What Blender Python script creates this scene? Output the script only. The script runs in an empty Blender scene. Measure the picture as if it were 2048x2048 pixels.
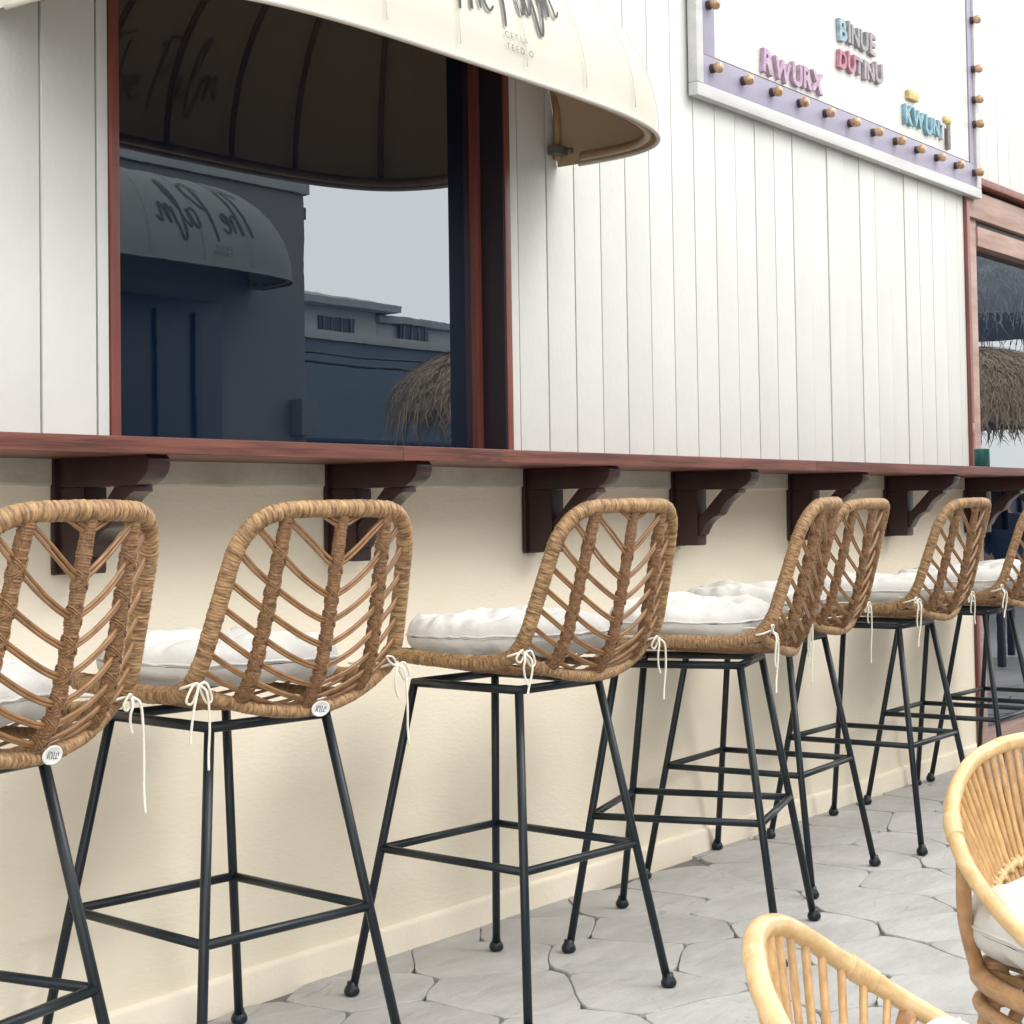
import bpy, bmesh, math, random
import numpy as np
from mathutils import Vector, Matrix, noise

random.seed(7)
C = bpy.context.scene.collection
sc = bpy.context.scene
PI = math.pi

# ------------------------------------------------------------------ camera
YAW, PITCH, ROLL = .6456, .03455, -.01528
fwd = Vector((math.cos(YAW) * math.cos(PITCH), math.sin(YAW) * math.cos(PITCH), math.sin(PITCH)))
rgt = Vector((math.sin(YAW), -math.cos(YAW), 0))
upv = rgt.cross(fwd)
r2 = rgt * math.cos(ROLL) + upv * math.sin(ROLL)
u2 = -rgt * math.sin(ROLL) + upv * math.cos(ROLL)
cam_data = bpy.data.cameras.new('camera')
cam = bpy.data.objects.new('camera', cam_data)
C.objects.link(cam)
cam.matrix_world = Matrix(((r2.x, u2.x, -fwd.x, 0), (r2.y, u2.y, -fwd.y, -2.655), (r2.z, u2.z, -fwd.z, 1.03), (0, 0, 0, 1)))
cam_data.sensor_width = 36
cam_data.lens = 3370 / 2048 * 36
cam_data.shift_y = -111.6 / 2048
cam_data.clip_start = .05
cam_data.clip_end = 2000
sc.camera = cam

# ------------------------------------------------------------------ sky, sun, exposure
SUN = Vector((.30, -.78, .80)).normalized()
el = math.asin(SUN.z)
w = bpy.data.worlds.new('World')
sc.world = w
w.use_nodes = True
nt = w.node_tree
bg = nt.nodes['Background']
sky = nt.nodes.new('ShaderNodeTexSky')
sky.sky_type = 'NISHITA'
sky.sun_disc = False
sky.sun_elevation = el
sky.sun_rotation = math.atan2(SUN.x, SUN.y)
sky.air_density = 1.0
sky.dust_density = 4.0
sky.ozone_density = 1.0
hs = nt.nodes.new('ShaderNodeHueSaturation')
hs.inputs['Saturation'].default_value = .18          # thin white overcast
nt.links.new(sky.outputs[0], hs.inputs['Color'])
cl = nt.nodes.new('ShaderNodeMix')                     # even cloud layer over the clear sky
cl.data_type = 'RGBA'
cl.inputs[0].default_value = .72
cl.inputs[7].default_value = (14.5, 14.3, 13.8, 1)
nt.links.new(hs.outputs[0], cl.inputs[6])
nt.links.new(cl.outputs[2], bg.inputs[0])
bg.inputs[1].default_value = .15
sun_data = bpy.data.lights.new('sun', 'SUN')
sun_data.energy = .7
sun_data.angle = math.radians(24)
sun_data.color = (1, .96, .9)
sun = bpy.data.objects.new('sun', sun_data)
C.objects.link(sun)
sun.rotation_euler = SUN.to_track_quat('Z', 'Y').to_euler()
sun.location = (3, -4, 8)
sc.view_settings.view_transform = 'Standard'
sc.view_settings.look = 'None'
sc.view_settings.gamma = 1
sc.view_settings.exposure = .56
sc.render.engine = 'CYCLES'
sc.cycles.max_bounces = 6
sc.cycles.diffuse_bounces = 3
sc.cycles.glossy_bounces = 3
sc.cycles.caustics_reflective = False
sc.cycles.caustics_refractive = False
sc.cycles.transparent_max_bounces = 8


# ------------------------------------------------------------------ materials
def mat(name, col, col2=None, rough=.6, var=.12, vs=6., bump=.15, bs=60., stretch=(1, 1, 1), spec=.5, trans=0., uv=False,
        detail=6., bdist=.004, ior=None, rough2=None, coat=0., pvar=0., ramp=(.3, .7), veins=None, back=None):
    m = bpy.data.materials.new(name)
    m.use_nodes = True
    n = m.node_tree
    N = n.nodes
    L = n.links.new
    p = N['Principled BSDF']
    tc = N.new('ShaderNodeTexCoord')
    oi = N.new('ShaderNodeObjectInfo')
    sc_ = N.new('ShaderNodeVectorMath')
    sc_.operation = 'MULTIPLY_ADD'
    sc_.inputs[1].default_value = stretch
    L(tc.outputs['UV' if uv else 'Object'], sc_.inputs[0])
    mu = N.new('ShaderNodeMath')
    mu.operation = 'MULTIPLY'
    mu.inputs[1].default_value = 37.
    L(oi.outputs['Random'], mu.inputs[0])
    L(mu.outputs[0], sc_.inputs[2])
    vec = sc_.outputs[0]
    n1 = N.new('ShaderNodeTexNoise')
    n1.inputs['Scale'].default_value = vs
    n1.inputs['Detail'].default_value = detail
    n1.inputs['Roughness'].default_value = .62
    L(vec, n1.inputs['Vector'])
    rp = N.new('ShaderNodeValToRGB')
    c = Vector(col)
    ca, cb = (c * (1 - var), c * (1 + var)) if col2 is None else (c, Vector(col2))
    rp.color_ramp.elements[0].position = ramp[0]
    rp.color_ramp.elements[1].position = ramp[1]
    rp.color_ramp.elements[0].color = (*ca, 1)
    rp.color_ramp.elements[1].color = (*cb, 1)
    L(n1.outputs['Fac'], rp.inputs[0])
    out_c = rp.outputs[0]
    if veins:                                   # thin dark hairlines and scuffs: (scale, width, darkness)
        nv = N.new('ShaderNodeTexNoise')
        nv.inputs['Scale'].default_value = veins[0]
        nv.inputs['Detail'].default_value = 3
        nv.inputs['Distortion'].default_value = 1.2
        L(vec, nv.inputs['Vector'])
        sb = N.new('ShaderNodeMath'); sb.operation = 'SUBTRACT'; sb.inputs[1].default_value = .5
        L(nv.outputs['Fac'], sb.inputs[0])
        ab = N.new('ShaderNodeMath'); ab.operation = 'ABSOLUTE'
        L(sb.outputs[0], ab.inputs[0])
        mr_ = N.new('ShaderNodeMapRange')
        mr_.inputs['From Max'].default_value = veins[1]
        mr_.inputs['To Min'].default_value = veins[2]
        mr_.inputs['To Max'].default_value = 0.
        L(ab.outputs[0], mr_.inputs[0])
        # only here and there
        n5 = N.new('ShaderNodeTexNoise')
        n5.inputs['Scale'].default_value = veins[0] * 1.3
        L(vec, n5.inputs['Vector'])
        m5 = N.new('ShaderNodeMapRange')
        m5.inputs['From Min'].default_value = .48
        m5.inputs['From Max'].default_value = .60
        L(n5.outputs['Fac'], m5.inputs[0])
        pr = N.new('ShaderNodeMath'); pr.operation = 'MULTIPLY'
        L(mr_.outputs[0], pr.inputs[0]); L(m5.outputs[0], pr.inputs[1])
        mv = N.new('ShaderNodeMix'); mv.data_type = 'RGBA'
        L(pr.outputs[0], mv.inputs[0]); L(out_c, mv.inputs[6])
        mv.inputs[7].default_value = (*(c * .32), 1)
        out_c = mv.outputs[2]
    if pvar:
        h = N.new('ShaderNodeHueSaturation')
        ma = N.new('ShaderNodeMapRange')
        ma.inputs['To Min'].default_value = 1 - pvar
        ma.inputs['To Max'].default_value = 1 + pvar
        L(oi.outputs['Random'], ma.inputs[0])
        L(ma.outputs[0], h.inputs['Value'])
        L(out_c, h.inputs['Color'])
        out_c = h.outputs[0]
    if back:                                    # warm light through the cloth, painted as a tan underside
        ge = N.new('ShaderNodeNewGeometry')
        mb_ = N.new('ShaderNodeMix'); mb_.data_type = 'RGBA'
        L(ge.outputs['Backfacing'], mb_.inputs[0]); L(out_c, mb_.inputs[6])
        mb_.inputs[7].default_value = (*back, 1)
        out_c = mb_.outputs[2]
    L(out_c, p.inputs['Base Color'])
    p.inputs['Roughness'].default_value = rough
    if rough2 is not None:
        mr = N.new('ShaderNodeMapRange')
        mr.inputs['To Min'].default_value = rough
        mr.inputs['To Max'].default_value = rough2
        L(n1.outputs['Fac'], mr.inputs[0])
        L(mr.outputs[0], p.inputs['Roughness'])
    p.inputs['Specular IOR Level'].default_value = spec
    p.inputs['Coat Weight'].default_value = coat
    if ior:
        p.inputs['IOR'].default_value = ior
    if bump:
        n2 = N.new('ShaderNodeTexNoise')
        n2.inputs['Scale'].default_value = bs
        n2.inputs['Detail'].default_value = 5
        L(vec, n2.inputs['Vector'])
        b = N.new('ShaderNodeBump')
        b.inputs['Strength'].default_value = bump
        b.inputs['Distance'].default_value = bdist
        L(n2.outputs['Fac'], b.inputs['Height'])
        L(b.outputs[0], p.inputs['Normal'])
    if trans:
        t = N.new('ShaderNodeBsdfTranslucent')
        L(out_c, t.inputs[0])
        mx = N.new('ShaderNodeMixShader')
        mx.inputs[0].default_value = trans
        L(p.outputs[0], mx.inputs[1])
        L(t.outputs[0], mx.inputs[2])
        L(mx.outputs[0], N['Material Output'].inputs[0])
    return m


M = {}
M['plank'] = mat('white_painted_board', (.585, .597, .583), (.63, .642, .625), rough=.55, vs=3, bump=.3, bs=34, stretch=(1.4, 1.4, 1.0), pvar=.025)
M['batten'] = mat('old_white_paint', (.44, .41, .33), (.66, .63, .55), rough=.7, vs=9, bump=.5, bs=40, stretch=(.6, 1, 1))
M['render'] = mat('cream_render', (.80, .72, .575), (.86, .79, .655), rough=.85, vs=2.2, bump=.3, bs=85, bdist=.004, stretch=(.55, 1, 1.5))
M['skirt'] = mat('cream_skirting', (.79, .71, .58), (.85, .78, .655), rough=.75, vs=2.4, bump=.35, bs=90, bdist=.003)
M['mahogany'] = mat('red_wood_edge', (.068, .018, .013), (.195, .063, .044), rough=.42, vs=6, bump=.15, bs=30, stretch=(.45, 4, 8), ramp=(.36, .64), detail=9, veins=(2.2, .03, .6), rough2=.55)
M['darkwood'] = mat('dark_stained_wood', (.018, .007, .008), (.040, .015, .015), rough=.32, vs=7, bump=.1, bs=30, stretch=(2, 2, .6))
M['frame'] = mat('red_brown_frame', (.13, .036, .03), (.24, .078, .062), rough=.4, vs=6, bump=.1, bs=40, stretch=(5, 5, .4))
M['header'] = mat('weathered_brown_beam', (.27, .165, .14), (.43, .30, .26), rough=.6, vs=5, bump=.2, bs=40, stretch=(.5, 4, 5))
M['reveal'] = mat('black_brown_jamb', (.012, .008, .014), (.022, .014, .02), rough=.5, vs=5, bump=.05)
M['glass'] = mat('dark_tinted_glass', (.0012, .0062, .019), (.0018, .008, .022), rough=.0, vs=1, bump=.012, bs=1.6, bdist=.02, ior=2.75)
M['glass'].node_tree.nodes['Principled BSDF'].inputs['Specular Tint'].default_value = (.86, .935, 1, 1)
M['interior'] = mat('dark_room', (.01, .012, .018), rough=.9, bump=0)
M['metal'] = mat('blue_black_metal', (.0055, .010, .0145), (.010, .017, .023), rough=.36, spec=.35, vs=14, bump=.05, bs=180, bdist=.001)
M['wrap'] = mat('wrapped_rattan', (.105, .047, .018), (.46, .285, .135), rough=.5, ramp=(.32, .66), vs=4.2, bump=.4, bs=24, stretch=(60, .9, 1), uv=True, bdist=.002, detail=3)
M['stake'] = mat('brown_rattan', (.085, .037, .015), (.33, .18, .082), rough=.55, vs=3.6, bump=.3, bs=20, stretch=(60, 1.2, 1), uv=True, bdist=.002, detail=3)
M['cane'] = mat('split_cane', (.155, .072, .028), (.36, .195, .085), rough=.4, vs=5, bump=.1, bs=30, stretch=(8, 1, 1), uv=True, bdist=.001)
M['cushion'] = mat('white_cotton', (.62, .615, .59), (.675, .67, .645), rough=.9, vs=5, bump=.8, bs=15, bdist=.010, spec=.2)
M['cord'] = mat('cream_cord', (.70, .67, .57), (.78, .75, .66), rough=.85, vs=40, bump=.3, bs=300, spec=.2)
M['badge'] = mat('white_badge', (.72, .72, .72), rough=.3, vs=20, bump=.05)
M['ink'] = mat('grey_mark', (.16, .16, .17), rough=.5, bump=0)
M['honey'] = mat('honey_rattan', (.50, .31, .13), (.71, .525, .29), rough=.33, vs=3.5, bump=.1, bs=24, stretch=(6, .8, 1), uv=True, bdist=.002, coat=.15)
M['spindle'] = mat('tan_rattan_rod', (.40, .225, .095), (.66, .43, .21), rough=.42, vs=4, bump=.15, bs=24, stretch=(9, .8, 1), uv=True, bdist=.002, pvar=.12)
M['brownrattan'] = mat('brown_rattan_rod', (.34, .18, .085), (.54, .33, .17), rough=.42, vs=4, bump=.15, bs=24, stretch=(8, .8, 1), uv=True, bdist=.002)
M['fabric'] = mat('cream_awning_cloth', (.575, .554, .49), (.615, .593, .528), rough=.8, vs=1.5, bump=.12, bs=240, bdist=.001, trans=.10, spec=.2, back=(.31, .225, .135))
M['awnframe'] = mat('tan_awning_tube', (.24, .145, .075), (.36, .235, .13), rough=.5, vs=10, bump=.1)
M['clamp'] = mat('grey_clamp', (.09, .085, .075), (.16, .15, .13), rough=.45, vs=20, bump=.1)
M['letter'] = mat('black_paint', (.012, .016, .02), (.03, .036, .042), rough=.6, vs=20, bump=0)
M['signpanel'] = mat('white_sign_panel', (.59, .59, .57), (.63, .63, .61), rough=.4, vs=1.2, bump=.04, bs=8)
M['lilac'] = mat('lilac_border', (.26, .245, .335), (.33, .31, .41), rough=.5, vs=3, bump=.05)
M['signtrim'] = mat('white_sign_trim', (.42, .43, .435), (.58, .58, .575), rough=.45, vs=4, bump=.1, bs=40, stretch=(.5, 3, 3))
M['signedge'] = mat('black_sign_edge', (.02, .02, .024), rough=.5, bump=0)
M['bulb'] = mat('amber_bulb', (.22, .105, .045), (.62, .42, .24), rough=.14, vs=45, bump=.3, bs=50, bdist=.003, coat=.6)
M['socket'] = mat('dark_socket', (.045, .03, .028), rough=.4, bump=0)
M['teal'] = mat('teal_tin', (.008, .075, .075), (.012, .095, .092), rough=.35, vs=8, bump=.03)
M['tinlid'] = mat('grey_rim', (.3, .36, .36), rough=.35, bump=0)
M['stone'] = mat('grey_stamped_stone', (.335, .332, .325), (.435, .431, .423), rough=.74, vs=4.2, bump=.9, bs=13, stretch=(.7, 1.4, 1), bdist=.011, pvar=.05, veins=(3.2, .005, .35), detail=12, ramp=(.34, .66))
M['joint'] = mat('dark_joint_ground', (.13, .125, .118), (.23, .222, .21), rough=.9, vs=12, bump=.4, bs=60)
M['paver'] = mat('grey_paving', (.36, .355, .345), (.46, .455, .445), rough=.8, vs=3, bump=.4, bs=12, bdist=.01)
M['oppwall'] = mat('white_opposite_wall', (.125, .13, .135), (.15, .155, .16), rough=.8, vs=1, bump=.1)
M['oppcloth'] = mat('grey_awning_cloth', (.17, .185, .18), (.205, .22, .215), rough=.8, vs=1.5, bump=.1, trans=.05)
M['groove'] = mat('dark_groove', (.16, .15, .14), rough=.9, bump=0)
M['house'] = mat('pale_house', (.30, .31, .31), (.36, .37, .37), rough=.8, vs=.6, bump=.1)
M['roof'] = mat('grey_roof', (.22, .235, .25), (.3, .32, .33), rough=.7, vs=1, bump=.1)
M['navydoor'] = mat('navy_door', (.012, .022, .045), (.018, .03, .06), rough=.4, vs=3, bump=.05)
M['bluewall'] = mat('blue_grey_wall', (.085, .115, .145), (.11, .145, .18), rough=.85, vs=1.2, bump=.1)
M['thatch'] = mat('dry_thatch', (.19, .135, .08), (.55, .42, .27), rough=.9, vs=5, bump=.2, bs=30, stretch=(2, .5, 1), uv=True)
M['thatchgrey'] = mat('grey_thatch', (.13, .145, .15), (.34, .36, .37), rough=.9, vs=5, bump=.2, bs=30, stretch=(2, .5, 1), uv=True)
M['pole'] = mat('parasol_pole', (.12, .08, .05), rough=.7, bump=.1)
PASTEL = {k: mat('letter_' + k, (Vector(v) * .75 + Vector((.3,) * 3) * .25) * .5, Vector(v) * .75 + Vector((.5,) * 3) * .25, rough=.55, vs=42, bump=.4, bs=60, bdist=.003) for k, v in
          {'lilac': (.56, .34, .54), 'blue': (.30, .50, .60), 'grey': (.30, .30, .33), 'rose': (.55, .16, .27), 'mauve': (.40, .33, .39),
           'aqua': (.16, .43, .55), 'yellow': (.75, .53, .10), 'brown': (.18, .12, .10), 'pale': (.55, .66, .72)}.items()}


# ------------------------------------------------------------------ mesh helpers
class MB:
    def __init__(s):
        s.v = []; s.f = []; s.uv = []

    def add(s, v, f, uv=None):
        o = len(s.v)
        s.v += [tuple(x) for x in v]
        s.f += [tuple(i + o for i in q) for q in f]
        s.uv += list(uv) if uv is not None else [(0., 0.)] * len(v)
        return s

    def mesh(s, name, m, smooth=True, sharp=None):
        me = bpy.data.meshes.new(name)
        me.from_pydata(s.v, [], s.f)
        if smooth:
            me.polygons.foreach_set('use_smooth', [True] * len(me.polygons))
        ul = me.uv_layers.new(name='UVMap')
        idx = np.empty(len(me.loops), int)
        me.loops.foreach_get('vertex_index', idx)
        ul.data.foreach_set('uv', np.array(s.uv, dtype=np.float32)[idx].ravel())
        me.materials.append(m)
        if smooth and sharp:
            me.set_sharp_from_angle(angle=math.radians(sharp))
        me.update()
        return me


def ob(name, me, parent=None, loc=None, rot=None, kind=None):
    o = bpy.data.objects.new(name, me)
    C.objects.link(o)
    if parent is not None:
        o.parent = parent
    if loc is not None:
        o.location = loc
    if rot is not None:
        o.rotation_euler = rot
    if kind:
        o['kind'] = kind
    return o


def thing(name, label, cat, loc=(0, 0, 0), rotz=0, group=None):
    o = ob(name, None, None, loc, (0, 0, rotz))
    o.empty_display_size = .1
    return tag(o, label, cat, group)


def tag(o, label, cat, group=None):
    o['label'] = label
    o['category'] = cat
    if group:
        o['group'] = group
    return o


def catmull(pts, n=8, closed=False):
    P = [Vector(p) for p in pts]
    k = len(P)
    out = []
    for i in range(k if closed else k - 1):
        if closed:
            a, b, c, d = P[i - 1], P[i], P[(i + 1) % k], P[(i + 2) % k]
        else:
            a, b, c, d = P[max(i - 1, 0)], P[i], P[i + 1], P[min(i + 2, k - 1)]
        for j in range(n):
            t = j / n
            out.append(.5 * ((2 * b) + (c - a) * t + (2 * a - 5 * b + 4 * c - d) * t * t + (3 * b - a - 3 * c + d) * t ** 3))
    if not closed:
        out.append(P[-1].copy())
    return out


def resample(pts, step, closed=False):
    P = np.array([tuple(p) for p in pts], float)
    if closed:
        P = np.vstack([P, P[:1]])
    d = np.r_[0, np.cumsum(np.linalg.norm(np.diff(P, axis=0), axis=1))]
    n = max(2, int(round(d[-1] / step)))
    t = np.linspace(0, d[-1], n + 1)
    Q = np.stack([np.interp(t, d, P[:, i]) for i in range(3)], 1)
    return [Vector(q) for q in (Q[:-1] if closed else Q)]


def tube(mb, pts, r, sides=8, closed=False, caps=True, tilt=None, flat=None):
    """r: radius or list of radii; uv = (length, turn)"""
    P = [Vector(p) for p in pts]
    n = len(P)
    R = r if hasattr(r, '__len__') else [r] * n
    T = []
    for i in range(n):
        a = P[i - 1] if (i > 0 or closed) else P[i]
        b = P[(i + 1) % n] if (i < n - 1 or closed) else P[i]
        t = b - a
        T.append(t.normalized() if t.length > 1e-9 else Vector((0, 0, 1)))
    nrm = T[0].orthogonal().normalized()
    frames = []
    for i in range(n):
        if i:
            nrm = T[i - 1].rotation_difference(T[i]) @ nrm
            nrm = (nrm - T[i] * nrm.dot(T[i])).normalized()
        frames.append((nrm.copy(), T[i].cross(nrm)))
    V = []; UV = []; F = []
    L = 0.
    for i in range(n):
        if i:
            L += (P[i] - P[i - 1]).length
        a, b = frames[i]
        tl = tilt[i] if tilt else 0
        for j in range(sides):
            g = 2 * PI * j / sides
            V.append(P[i] + (a * math.cos(g) + b * math.sin(g)) * R[i] + T[i] * (tl * math.cos(g)))
            UV.append((L, j / sides))
    m = n if closed else n - 1
    # for closed tubes find the roll that best matches the first ring
    off = 0
    if closed:
        a0 = frames[0][0]
        a1 = T[-1].rotation_difference(T[0]) @ frames[-1][0]
        b0 = frames[0][1]
        off = int(round(math.atan2(a1.dot(b0), a1.dot(a0)) / (2 * PI) * sides))
    for i in range(m):
        k = (i + 1) % n
        o2 = off if (closed and i == n - 1) else 0
        for j in range(sides):
            F.append((i * sides + j, i * sides + (j + 1) % sides, k * sides + (j + 1 + o2) % sides, k * sides + (j + o2) % sides))
    if caps and not closed:
        for i, s in ((0, -1), (n - 1, 1)):
            V.append(P[i] + T[i] * (s * R[i] * .35))
            UV.append((L if i else 0, .5))
            c = len(V) - 1
            for j in range(sides):
                q = (i * sides + j, i * sides + (j + 1) % sides, c)
                F.append(q if s > 0 else q[::-1])
    mb.add(V, F, UV)
    return mb


def wrapped(mb, pts, r, pitch=.0046, sides=8, closed=False, amp=.07, swell=None, seed=0):
    """tube bound with flat cane: ridges of uneven width and height, slightly slanted"""
    rn = random.Random(seed)
    Q = resample(pts, pitch / 3, closed)
    n = len(Q)
    if closed:
        n -= n % 3
        Q = resample(pts, 1e9, closed) if n < 3 else Q[:n]
    R = []; TL = []
    h = 0; tl = 0
    L = 0
    for i in range(n):
        if i % 3 == 0:
            h = rn.uniform(.35, 1.3)
            tl = tl * .8 + rn.uniform(-.0012, .0012)
        k = (0., 1., .8)[i % 3]
        rr = r * (1 + amp * (h * k - .4))
        if swell:
            rr *= swell(i / (n - 1))
        R.append(rr)
        TL.append(tl)
    return tube(mb, Q, R, sides, closed, True, TL)


def box_mesh(name, size, m, bevel=.003, seg=2, center=(0, 0, 0)):
    bm = bmesh.new()
    bmesh.ops.create_cube(bm, size=1)
    for v in bm.verts:
        v.co = Vector((v.co.x * size[0] + center[0], v.co.y * size[1] + center[1], v.co.z * size[2] + center[2]))
    if bevel:
        bmesh.ops.bevel(bm, geom=list(bm.edges), offset=bevel, segments=seg, profile=.7, affect='EDGES')
    me = bpy.data.meshes.new(name)
    bm.to_mesh(me); bm.free()
    me.uv_layers.new(name='UVMap')
    me.materials.append(m)
    if bevel:
        me.polygons.foreach_set('use_smooth', [True] * len(me.polygons))
        me.set_sharp_from_angle(angle=math.radians(40))
    return me


def box(name, x0, x1, y0, y1, z0, z1, m, parent=None, bevel=.003, **k):
    c = ((x0 + x1) / 2, (y0 + y1) / 2, (z0 + z1) / 2)
    return ob(name, box_mesh(name, (abs(x1 - x0), abs(y1 - y0), abs(z1 - z0)), m, bevel), parent, c, **k)


def prism_mesh(name, poly, width, m, axis='x', bevel=.002):
    """poly: list of (a, z); extruded along x by width (centred)"""
    bm = bmesh.new()
    A = [bm.verts.new((-width / 2, p[0], p[1])) for p in poly]
    B = [bm.verts.new((width / 2, p[0], p[1])) for p in poly]
    bm.faces.new(A)
    bm.faces.new(B[::-1])
    n = len(poly)
    for i in range(n):
        bm.faces.new((A[(i + 1) % n], A[i], B[i], B[(i + 1) % n]))
    bmesh.ops.recalc_face_normals(bm, faces=bm.faces)
    if bevel:
        ed = [e for e in bm.edges if abs(e.verts[0].co.x - e.verts[1].co.x) < 1e-6]
        bmesh.ops.bevel(bm, geom=ed, offset=bevel, segments=2, profile=.7, affect='EDGES')
    bmesh.ops.triangulate(bm, faces=[f for f in bm.faces if len(f.verts) > 4])
    me = bpy.data.meshes.new(name)
    bm.to_mesh(me); bm.free()
    me.uv_layers.new(name='UVMap')
    me.materials.append(m)
    me.polygons.foreach_set('use_smooth', [True] * len(me.polygons))
    me.set_sharp_from_angle(angle=math.radians(32))
    return me


def text_mesh(name, body, size, extrude, offset, m, spacing=1., shear=0.):
    cu = bpy.data.curves.new(name, 'FONT')
    cu.body = body
    cu.size = size
    cu.extrude = extrude
    cu.offset = offset
    cu.space_character = spacing
    cu.shear = shear
    cu.bevel_depth = 0
    o = bpy.data.objects.new('tmp', cu)
    C.objects.link(o)
    bpy.context.view_layer.update()
    dg = bpy.context.evaluated_depsgraph_get()
    me = bpy.data.meshes.new_from_object(o.evaluated_get(dg))
    bpy.data.objects.remove(o)
    bpy.data.curves.remove(cu)
    me.materials.clear()
    me.materials.append(m)
    me.name = name
    return me


# ------------------------------------------------------------------ ground and pavement
gm = MB()
gm.add([(-150, -150, 0), (150, -150, 0), (150, 150, 0), (-150, 150, 0)], [(0, 1, 2, 3)])
ground = ob('ground', gm.mesh('ground', M['paver'], False), None, (0, 0, -.05), kind='structure')


def flagstones():
    rn = random.Random(21)
    x0, x1, y0, y1 = .8, 9.6, -2.5, .02
    step = .335
    pts = []
    j = 0
    y = y0 - step
    while y < y1 + step:
        x = x0 - step + (step * .5 if j % 2 else 0)
        while x < x1 + step:
            pts.append((x + rn.uniform(-.12, .12), y + rn.uniform(-.085, .085)))
            x += step
        y += step * .80
        j += 1
    pts = np.array(pts)
    base = thing('paving', 'grey stamped stone paving with dark irregular joints', 'paving')
    base['kind'] = 'structure'
    del base['category']
    bm_ = MB()
    bm_.add([(x0, y0, 0), (x1, y0, 0), (x1, y1, 0), (x0, y1, 0)], [(0, 1, 2, 3)])
    ob('joint_bed', bm_.mesh('joint_bed', M['joint'], False), base, (0, 0, -.011))

    def warp(p):
        x, y = p
        a = noise.noise(Vector((x * 4.2, y * 4.2, 1.3))) * .030 + noise.noise(Vector((x * 13, y * 13, 7.1))) * .010
        b = noise.noise(Vector((x * 4.2, y * 4.2, 5.7))) * .030 + noise.noise(Vector((x * 13, y * 13, 3.3))) * .010
        return (x + a, y + b)

    for i, c in enumerate(pts):
        if not (x0 < c[0] < x1 and y0 < c[1] < y1 + .1):
            continue
        poly = [(x0, y0), (x1, y0), (x1, y1), (x0, y1)]
        d = np.linalg.norm(pts - c, axis=1)
        for k in np.argsort(d)[1:20]:
            q = pts[k]
            nx, ny = q - c
            mx, my = (q + c) / 2
            cc = nx * mx + ny * my
            new = []
            for a in range(len(poly)):
                A, B = poly[a], poly[(a + 1) % len(poly)]
                da, db = nx * A[0] + ny * A[1] - cc, nx * B[0] + ny * B[1] - cc
                if da <= 0:
                    new.append(A)
                if da * db < 0:
                    t = da / (da - db)
                    new.append((A[0] + (B[0] - A[0]) * t, A[1] + (B[1] - A[1]) * t))
            poly = new
            if not poly:
                break
        if len(poly) < 3:
            continue
        ring = []
        for a in range(len(poly)):
            A, B = poly[a], poly[(a + 1) % len(poly)]
            k = max(1, int(math.hypot(B[0] - A[0], B[1] - A[1]) / .035))
            for t in range(k):
                p = (A[0] + (B[0] - A[0]) * t / k, A[1] + (B[1] - A[1]) * t / k)
                on = p[1] > y1 - 1e-4
                p = warp(p)
                ring.append((p[0], min(p[1], y1) if not on else y1))
        # soften corners a little
        ring = np.array(ring)
        for _ in range(2):
            ring = ring * .8 + (np.roll(ring, 1, 0) + np.roll(ring, -1, 0)) * .1
        ctr = ring.mean(0)
        n = len(ring)
        dirs = ctr - ring
        ln = np.linalg.norm(dirs, axis=1, keepdims=True)
        dirs /= ln
        gap = np.array([[.0006 + .0030 * max(0, noise.noise(Vector((p[0] * 5, p[1] * 5, 9.)))) * 1.6] for p in ring])
        gap = np.clip(gap, .0005, .0035)
        r0 = ring + dirs * gap
        r1 = ring + dirs * (gap + .0018)
        r3 = ring + dirs * (gap + .016)
        tx, ty, tz = rn.uniform(-.004, .004), rn.uniform(-.004, .004), rn.uniform(-.0012, .0012)

        def zz(p, dz):
            return tz + (p[0] - ctr[0]) * tx + (p[1] - ctr[1]) * ty + dz + .0012 * noise.noise(Vector((p[0] * 7, p[1] * 7, .5)))
        V = [(p[0] - ctr[0], p[1] - ctr[1], -.02) for p in r0] + [(p[0] - ctr[0], p[1] - ctr[1], zz(p, -.0032)) for p in r0] + \
            [(p[0] - ctr[0], p[1] - ctr[1], zz(p, -.0002)) for p in r1] + [(p[0] - ctr[0], p[1] - ctr[1], zz(p, 0)) for p in r3] + [(0, 0, tz)]
        F = []
        for s in range(3):
            for a in range(n):
                b = (a + 1) % n
                F.append((s * n + a, s * n + b, (s + 1) * n + b, (s + 1) * n + a))
        for a in range(n):
            F.append((3 * n + a, 3 * n + (a + 1) % n, 4 * n))
        mb = MB().add(V, F)
        ob('stone', mb.mesh('stone', M['stone'], True, 22), base, (ctr[0], ctr[1], -.0015))


flagstones()

# ------------------------------------------------------------------ the restaurant front
bld = thing('restaurant_building', 'white boarded restaurant front with cream rendered wall below the counter', 'building')
WX0, WX1 = -1.2, 6.640          # wall extent
ZT = 3.5
# lower rendered wall, skirting
box('rendered_wall', WX0, WX1 + .01, 0, .25, -.04, 1.12, M['render'], bld, .004)
# skirting: a low proud band with a rounded upper lip
sk = MB()
prof = [(0.0, -.04), (-.010, -.04), (-.011, .055), (-.0095, .062), (-.005, .066), (0.0, .067)]
ns = 90
xs = np.linspace(WX0, WX1 + .006, ns)
V = []; F = []
for i, x in enumerate(xs):
    wv = .0012 * math.sin(x * 3.1) + .0012 * math.sin(x * 7.7)
    for y, z in prof:
        V.append((x, y, z + (wv if z > 0 else 0)))
for i in range(ns - 1):
    for j in range(len(prof) - 1):
        a = i * len(prof) + j
        F.append((a, a + 1, a + 1 + len(prof), a + len(prof)))
sk.add(V, F)
ob('skirting', sk.mesh('skirting', M['skirt'], True, 40), bld)
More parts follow.
